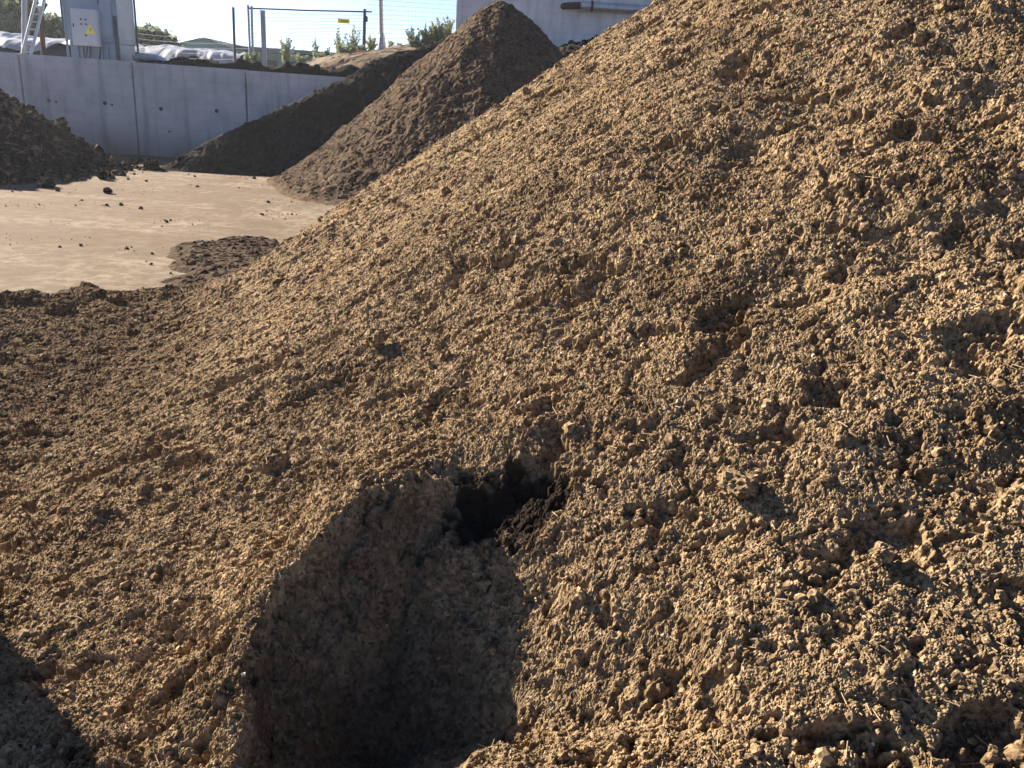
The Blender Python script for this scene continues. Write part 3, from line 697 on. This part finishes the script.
bm = bmesh.new(); box(bm, (0.02, -0.008, 0.0), (0.22, 0.004, 0.035)); obj('dark_line', bm, plain('sign print', (0.35, 0.22, 0.03), 0.6), so_)
fl = thing('wire_fence', 'slack horizontal wires strung left of the thin dark post, above the plastic sheeting', 'fence', at(130, 58, 27.5))
bm = bmesh.new(); o0 = at(130, 58, 27.5)
for k in range(9):
    pts = [Vector(at(px, 12 + 5.2 * k + (px - 130) * 0.045 + 0.00022 * (px - 130) * (250 - px) * 3, 27.5 - (px - 130) / 120 * 1.4) - o0) for px in (100, 130, 160, 190, 215, 235, 250)]
    tube(bm, pts, 0.0045, 4, False)
obj('wire', bm, M_WIRE, fl)
pq = at(112, 58, 27.8); bm = bmesh.new(); tube(bm, [Vector(pq - o0) - Vector((0, 0, 1)), Vector(at(111, 5, 27.8) - o0)], 0.03, 8); obj('post', bm, M_GALV, fl)
fr = thing('wire_fence', 'wire mesh fence running from the tall pole to the white building', 'fence', at(420, 45, 27.0))
o0 = at(420, 45, 27.0); bm = bmesh.new()
for k in range(13):
    tube(bm, [Vector(at(366, -10 + 4.8 * k, 26.7) - o0), Vector(at(470, -2 + 4.2 * k, 27.3) - o0)], 0.0042, 4, False)
for k in range(30):
    px = 368 + 3.4 * k; tube(bm, [Vector(at(px, -10, 27) - o0), Vector(at(px, 46, 27) - o0)], 0.0026, 4, False)
obj('wire_mesh', bm, M_WIRE, fr)

# ------------------------------------------------------------------ plastic-covered windrows, pipe
M_TARP = plain('silver plastic sheet', (0.25, 0.255, 0.26), 0.35, 0.5, 0, 0.25, 2)
M_SILO = plain('dark fodder', (0.05, 0.05, 0.055), 0.9, 0.1)
def windrow(x0, x1, yc, half, zb, ht, label, seed, ny_=40):
    t_ = thing('covered_windrow', label, 'windrow', (x0, yc, zb))
    xs = np.linspace(0, x1 - x0, 110); u = np.linspace(-1, 1, ny_)
    X, Uu = np.meshgrid(xs, u, indexing='ij')
    prof = np.clip(1 - np.abs(Uu) ** 2.6, 0, 1) ** 0.8
    Z = ht * prof * (0.86 + 0.25 * fbm(X * 0.7, Uu + 3, 3, seed)); Y = Uu * half
    V = np.stack([X, Y, Z - 0.06], -1).reshape(-1, 3); link('fodder', np_mesh('fodder', V, grid_faces(len(xs), ny_)), M_SILO, t_)
    low = np.repeat((0.22 + 0.55 * np.clip(perlin(xs * 0.9, xs * 0 + seed, seed + 5) + 0.25 * perlin(xs * 2.9, xs * 0, seed + 6) + 0.15, 0, 1))[:, None], ny_, 1)
    fold = 0.05 * np.abs(perlin(X * 1.7 + Uu * 1.6, Uu * 0.9, seed + 2)) + 0.09 * perlin(X * 0.8, Uu * 2, seed + 3) + 0.02 * np.abs(perlin(X * 5 - Uu * 2, Uu * 2, seed + 4))
    Us = np.where(Uu < 0, Uu * (1 - low * 0.55), Uu)
    pr = np.clip(1 - np.abs(Us) ** 2.6, 0, 1) ** 0.8
    Z2 = ht * pr * (0.86 + 0.25 * fbm(X * 0.7, Us + 3, 3, seed)) + 0.05 + fold
    V = np.stack([X, Us * half * 1.03, Z2], -1).reshape(-1, 3)
    me = np_mesh('plastic_sheet', V, grid_faces(len(xs), ny_)); o = link('plastic_sheet', me, M_TARP, t_)
    md = o.modifiers.new('thick', 'SOLIDIFY'); md.thickness = 0.012
    return t_
windrow(-19.5, -13.0, 27.2, 1.5, 2.25, 0.84, 'windrow under silver plastic sheeting left of the cabinet', 610)
windrow(-13.4, -9.4, 28.4, 1.6, 2.25, 0.86, 'windrow under loose silver plastic sheeting right of the cabinet', 640)
pa = at(139, 57, 24.0)
bm = bmesh.new(); pts = [Vector(at(*q) - pa) for q in ((134, 58, 24.2), (141, 56.5, 24.1), (150, 56.5, 24.0), (157, 57.5, 23.9), (163, 60.5, 23.7), (168, 66, 23.5))]
tube(bm, pts, 0.085, 14); tag(obj('bent_pipe', bm, plain('grey plastic pipe', (0.333, 0.355, 0.370), 0.35, 0.5), None, pa), 'short bent pale grey pipe lying on top of the wall right of the cabinet', 'pipe')

# ------------------------------------------------------------------ sheds
M_GREEN = plain('green sheet cladding', (0.12, 0.23, 0.22), 0.6, 0.3, 0, 0.08, 2); M_GRF = plain('dark green roof', (0.05, 0.10, 0.09), 0.6, 0.3)
sl, sa, sr = at(160, 47, 60), at(205, 37.5, 60), at(262, 56, 60)
sh = thing('green_shed', 'long gabled green shed far behind the plastic sheeting', 'shed', (sa[0], 60, 2.2))
hl, hr, ha = sl[0] - sa[0], sr[0] - sa[0], sa[2] - 2.2; he = 4.25 - 2.2
bm = bmesh.new()
A = [bm.verts.new(q) for q in ((hl, 0, 0), (hr, 0, 0), (hr, 0, he - 0.3), (0, 0, ha - 0.08), (hl, 0, he))]; f1 = bm.faces.new(A)
r_ = bmesh.ops.extrude_face_region(bm, geom=[f1]); bmesh.ops.translate(bm, verts=[v for v in r_['geom'] if isinstance(v, bmesh.types.BMVert)], vec=(0, 25, 0)); bmesh.ops.recalc_face_normals(bm, faces=bm.faces)
obj('wall', bm, M_GREEN, sh)
for xe, ze in ((hl - 0.3, he - 0.05), (hr + 0.3, he - 0.38)):
    bm = bmesh.new(); f1 = bm.faces.new([bm.verts.new(q) for q in ((0, -0.3, ha), (xe, -0.3, ze), (xe, 25.3, ze), (0, 25.3, ha))]); bmesh.ops.solidify(bm, geom=[f1], thickness=0.14); obj('roof', bm, M_GRF, sh)
l0, l1 = at(245, 47, 46), at(352, 47, 46)
ls = thing('low_shed', 'low dark green flat-roofed shed behind the wire fence', 'shed', (l0[0], 46, 2.2))
lw = l1[0] - l0[0]; lz = l0[2] - 2.2
bm = bmesh.new(); box(bm, (lw / 2, 3.5, lz / 2 - 0.1), (lw, 7, lz - 0.2)); obj('wall', bm, M_GREEN, ls)
bm = bmesh.new(); box(bm, (lw / 2, 3.4, lz - 0.1), (lw + 0.8, 8.2, 0.22), bev=0.02); obj('roof', bm, M_GRF, ls)
for k in range(3):
    bm = bmesh.new(); box(bm, (lw * (0.2 + 0.3 * k), -0.02, lz * 0.55), (1.1, 0.06, 0.5)); obj('window', bm, M_DGREY, ls)

# ------------------------------------------------------------------ trees and weeds
def leaf_mat(name, c0, c1):
    m, t, b = mat(name, 0.65, 0.3)
    rn = N(t, 'ShaderNodeNewGeometry').outputs['Random Per Island']
    t.links.new(ramp(t, rn, [(0.0, c0), (1.0, c1)]), b.inputs['Base Color'])
    tr = N(t, 'ShaderNodeBsdfTranslucent'); t.links.new(ramp(t, rn, [(0.0, c0), (1.0, tuple(1.3 * q for q in c1))]), tr.inputs[0])
    ms = N(t, 'ShaderNodeMixShader'); ms.inputs[0].default_value = 0.35
    t.links.new(b.outputs[0], ms.inputs[1]); t.links.new(tr.outputs[0], ms.inputs[2])
    t.links.new(ms.outputs[0], t.nodes['Material Output'].inputs[0]); return m
M_LEAF = leaf_mat('tree leaf', (0.06, 0.08, 0.045), (0.15, 0.175, 0.095)); M_WEED = leaf_mat('weed leaf', (0.11, 0.14, 0.075), (0.26, 0.29, 0.17))
M_BARK = plain('bark', (0.10, 0.08, 0.06), 0.95, 0.1, 0, 0.3, 9)
def leaves(P, size, rg, elong=1.7):
    n = len(P); Rm = rand_rot(rg, n); s_ = size * (0.6 + 0.8 * rg.random(n))
    q = np.array([[-0.5, 0, 0], [0, -0.5 * elong, 0.06], [0.5, 0, 0], [0, 0.5 * elong, 0.06]])
    W = np.einsum('nij,vj->nvi', Rm, q) * s_[:, None, None] + P[:, None, :]
    return W.reshape(-1, 3), np.arange(n * 4).reshape(-1, 4)
def tree(px, ytop, y, zb, wid, label, seed, n=9000, clumps=45, leaf=0.16, group=None):
    rg = np.random.default_rng(seed); tp = at(px, ytop, y); ht = tp[2] - zb
    t_ = thing('leafy_tree', label, 'tree', (tp[0], y, zb), 0, group)
    bm = bmesh.new(); tube(bm, [(0, 0, -0.3), (0.05, 0, ht * 0.3), (0.1, 0.05, ht * 0.75)], [0.14, 0.11, 0.04], 8)
    cl = []
    for k in range(clumps):
        a = rg.random() * 6.283; u = rg.random(); rr = wid * math.sqrt(rg.random()) * (1 - 0.55 * u)
        cl.append((rr * math.cos(a), rr * math.sin(a), ht * (0.16 + 0.80 * u * (1 - 0.25 * rg.random()))))
    for q in cl[:9]: tube(bm, [(0.05, 0, ht * 0.28), (q[0] * 0.5, q[1] * 0.5, (q[2] + ht * 0.28) / 2), q], [0.06, 0.04, 0.015], 6)
    obj('trunk', bm, M_BARK, t_)
    cl = np.array(cl); P = cl[rg.integers(0, clumps, n)] + rg.normal(size=(n, 3)) * np.array([1, 1, 0.75]) * wid * (0.10 + 0.07 * rg.random((n, 1)))
    W, Fq = leaves(P, leaf, rg); link('crown', np_mesh('crown', W, Fq), M_LEAF, t_)
tree(6, -8, 38, 2.2, 1.9, 'tall leafy tree at the left edge behind the plastic sheeting', 701, 10000, 55)
tree(-20, 4, 40, 2.2, 2.2, 'leafy tree partly cut by the left edge, behind the tall one', 705, 6000, 40)
tree(24, 10, 43, 2.2, 1.6, 'leafy tree behind the leaning ladder', 706, 7000, 40)
tree(54, 16, 40, 2.2, 1.4, 'round leafy tree between the bent timber post and the cabinet', 702, 8000, 45)
tree(140, 29, 42, 2.2, 1.5, 'low leafy tree touching the right edge of the cabinet', 703, 7000, 40)
tree(161, 32, 42, 2.2, 1.2, 'low leafy tree left of the gabled green shed', 704, 6000, 36)
def weed(px, ytop, ybot, y, label, seed, stems=7, spread=0.2, n=26, leaf=0.05, grey=False):
    rg = np.random.default_rng(seed); b0 = at(px, ybot, y); ht = at(px, ytop, y)[2] - b0[2]
    t_ = thing('weed_plant', label, 'weed', b0, 0, 'weeds along the fence')
    bm = bmesh.new(); P = []
    for k in range(stems):
        a = rg.random() * 6.283; h_ = ht * (1 if k == 0 else 0.45 + 0.5 * rg.random()); q = spread * (0.3 + 0.7 * rg.random())
        q *= 0.75
        if k == 0: q *= 0.3
        p1 = Vector((math.cos(a) * q * 0.5, math.sin(a) * q * 0.5, h_ * 0.55)); p2 = Vector((math.cos(a) * q * 1.2, math.sin(a) * q * 1.2, h_))
        tube(bm, [(0.3 * p1.x, 0.3 * p1.y, -0.3), p1, p2], [0.008, 0.006, 0.003], 5)
        for j in range(int(n * 1.7)):
            u = 0.08 + 0.92 * rg.random(); p = p1 * (u / 0.55) if u < 0.55 else p1 + (p2 - p1) * ((u - 0.55) / 0.45)
            P.append(np.array(p) + rg.normal(size=3) * 0.045 * (1.15 - u * 0.9))
    obj('stem', bm, M_WEED, t_)
    W, Fq = leaves(np.array(P), leaf * 0.62, rg, 3.4); link('foliage', np_mesh('foliage', W, Fq), M_WEED, t_)
weed(286, 34, 63, 26.8, 'dark weed with one tall tip left of centre behind the fence', 801, 14, 0.34, 44)
weed(315, 37, 60, 26.8, 'slim upright weed in the middle of the fence panel', 802, 5, 0.14, 24)
weed(340, 29, 57, 26.9, 'tall thin weed just below the yellow sign', 803, 9, 0.28, 30)
weed(353, 25, 54, 26.9, 'tallest weed, left of the dark fence end post', 804, 11, 0.3, 34)
weed(346, 42, 57, 26.3, 'low bushy weed at the foot of the tall thin ones', 805, 16, 0.45, 30)
weed(330, 48, 62, 26.5, 'low weed at the right end of the low shed', 806, 9, 0.25, 20)
weed(371, 35, 50, 27.2, 'bushy weed between the dark end post and the tall pole', 807, 14, 0.3, 34)
weed(391, 41, 50, 27.2, 'small weed just right of the tall pole', 808, 7, 0.16, 20)
weed(412, 27, 47, 26.2, 'sparse weed at the top of the black ridge, left of the thick reeds', 809, 11, 0.30, 26)
weed(426, 24, 45, 26.2, 'weed clump in the middle of the ridge top', 810, 14, 0.36, 34)
weed(437, 18, 42, 26.2, 'tall dense weed near the white building', 811, 16, 0.34, 40)
weed(448, 16, 40, 26.2, 'tall dense weed touching the corner of the white building', 812, 16, 0.30, 40)
weed(255, 52, 64, 25.6, 'low weed at the foot of the paired pale posts', 813, 8, 0.22, 18)
weed(247, 54, 65, 25.4, 'tuft of weed between the thin dark post and the paired posts', 814, 7, 0.18, 16)
weed(300, 54, 64, 25.8, 'low weed in the middle of the mound edge', 815, 8, 0.25, 18)

weed(418, 33, 47, 26.0, 'low weed filling the gap beside the sparse ridge-top weed', 820, 12, 0.34, 26)
weed(432, 27, 44, 26.0, 'leaning weed between the ridge-top clump and the tall dense weed', 821, 12, 0.32, 30)
weed(443, 24, 41, 26.0, 'weed squeezed between the two tall dense weeds by the white building', 822, 12, 0.30, 32)
weed(400, 44, 50, 26.6, 'very low weed on the bare crest between the pole and the ridge top', 823, 8, 0.3, 18)
weed(322, 52, 62, 26.3, 'low weed at the foot of the slim upright weed', 824, 10, 0.3, 20)
weed(361, 44, 52, 26.4, 'low weed touching the dark fence end post', 825, 10, 0.26, 22)
# ------------------------------------------------------------------ morning haze
bm = bmesh.new(); box(bm, (0, 0, 3.75), (820, 820, 9.5))
mh = bpy.data.materials.new('haze'); mh.use_nodes = True; t = mh.node_tree
t.nodes.remove(t.nodes['Principled BSDF'])
pv = N(t, 'ShaderNodeVolumePrincipled'); pv.inputs['Color'].default_value = (0.86, 0.90, 0.97, 1); pv.inputs['Density'].default_value = 0.00042; pv.inputs['Anisotropy'].default_value = 0.45
t.links.new(pv.outputs[0], t.nodes['Material Output'].inputs['Volume'])
tag(obj('haze', bm, mh), kind='stuff')
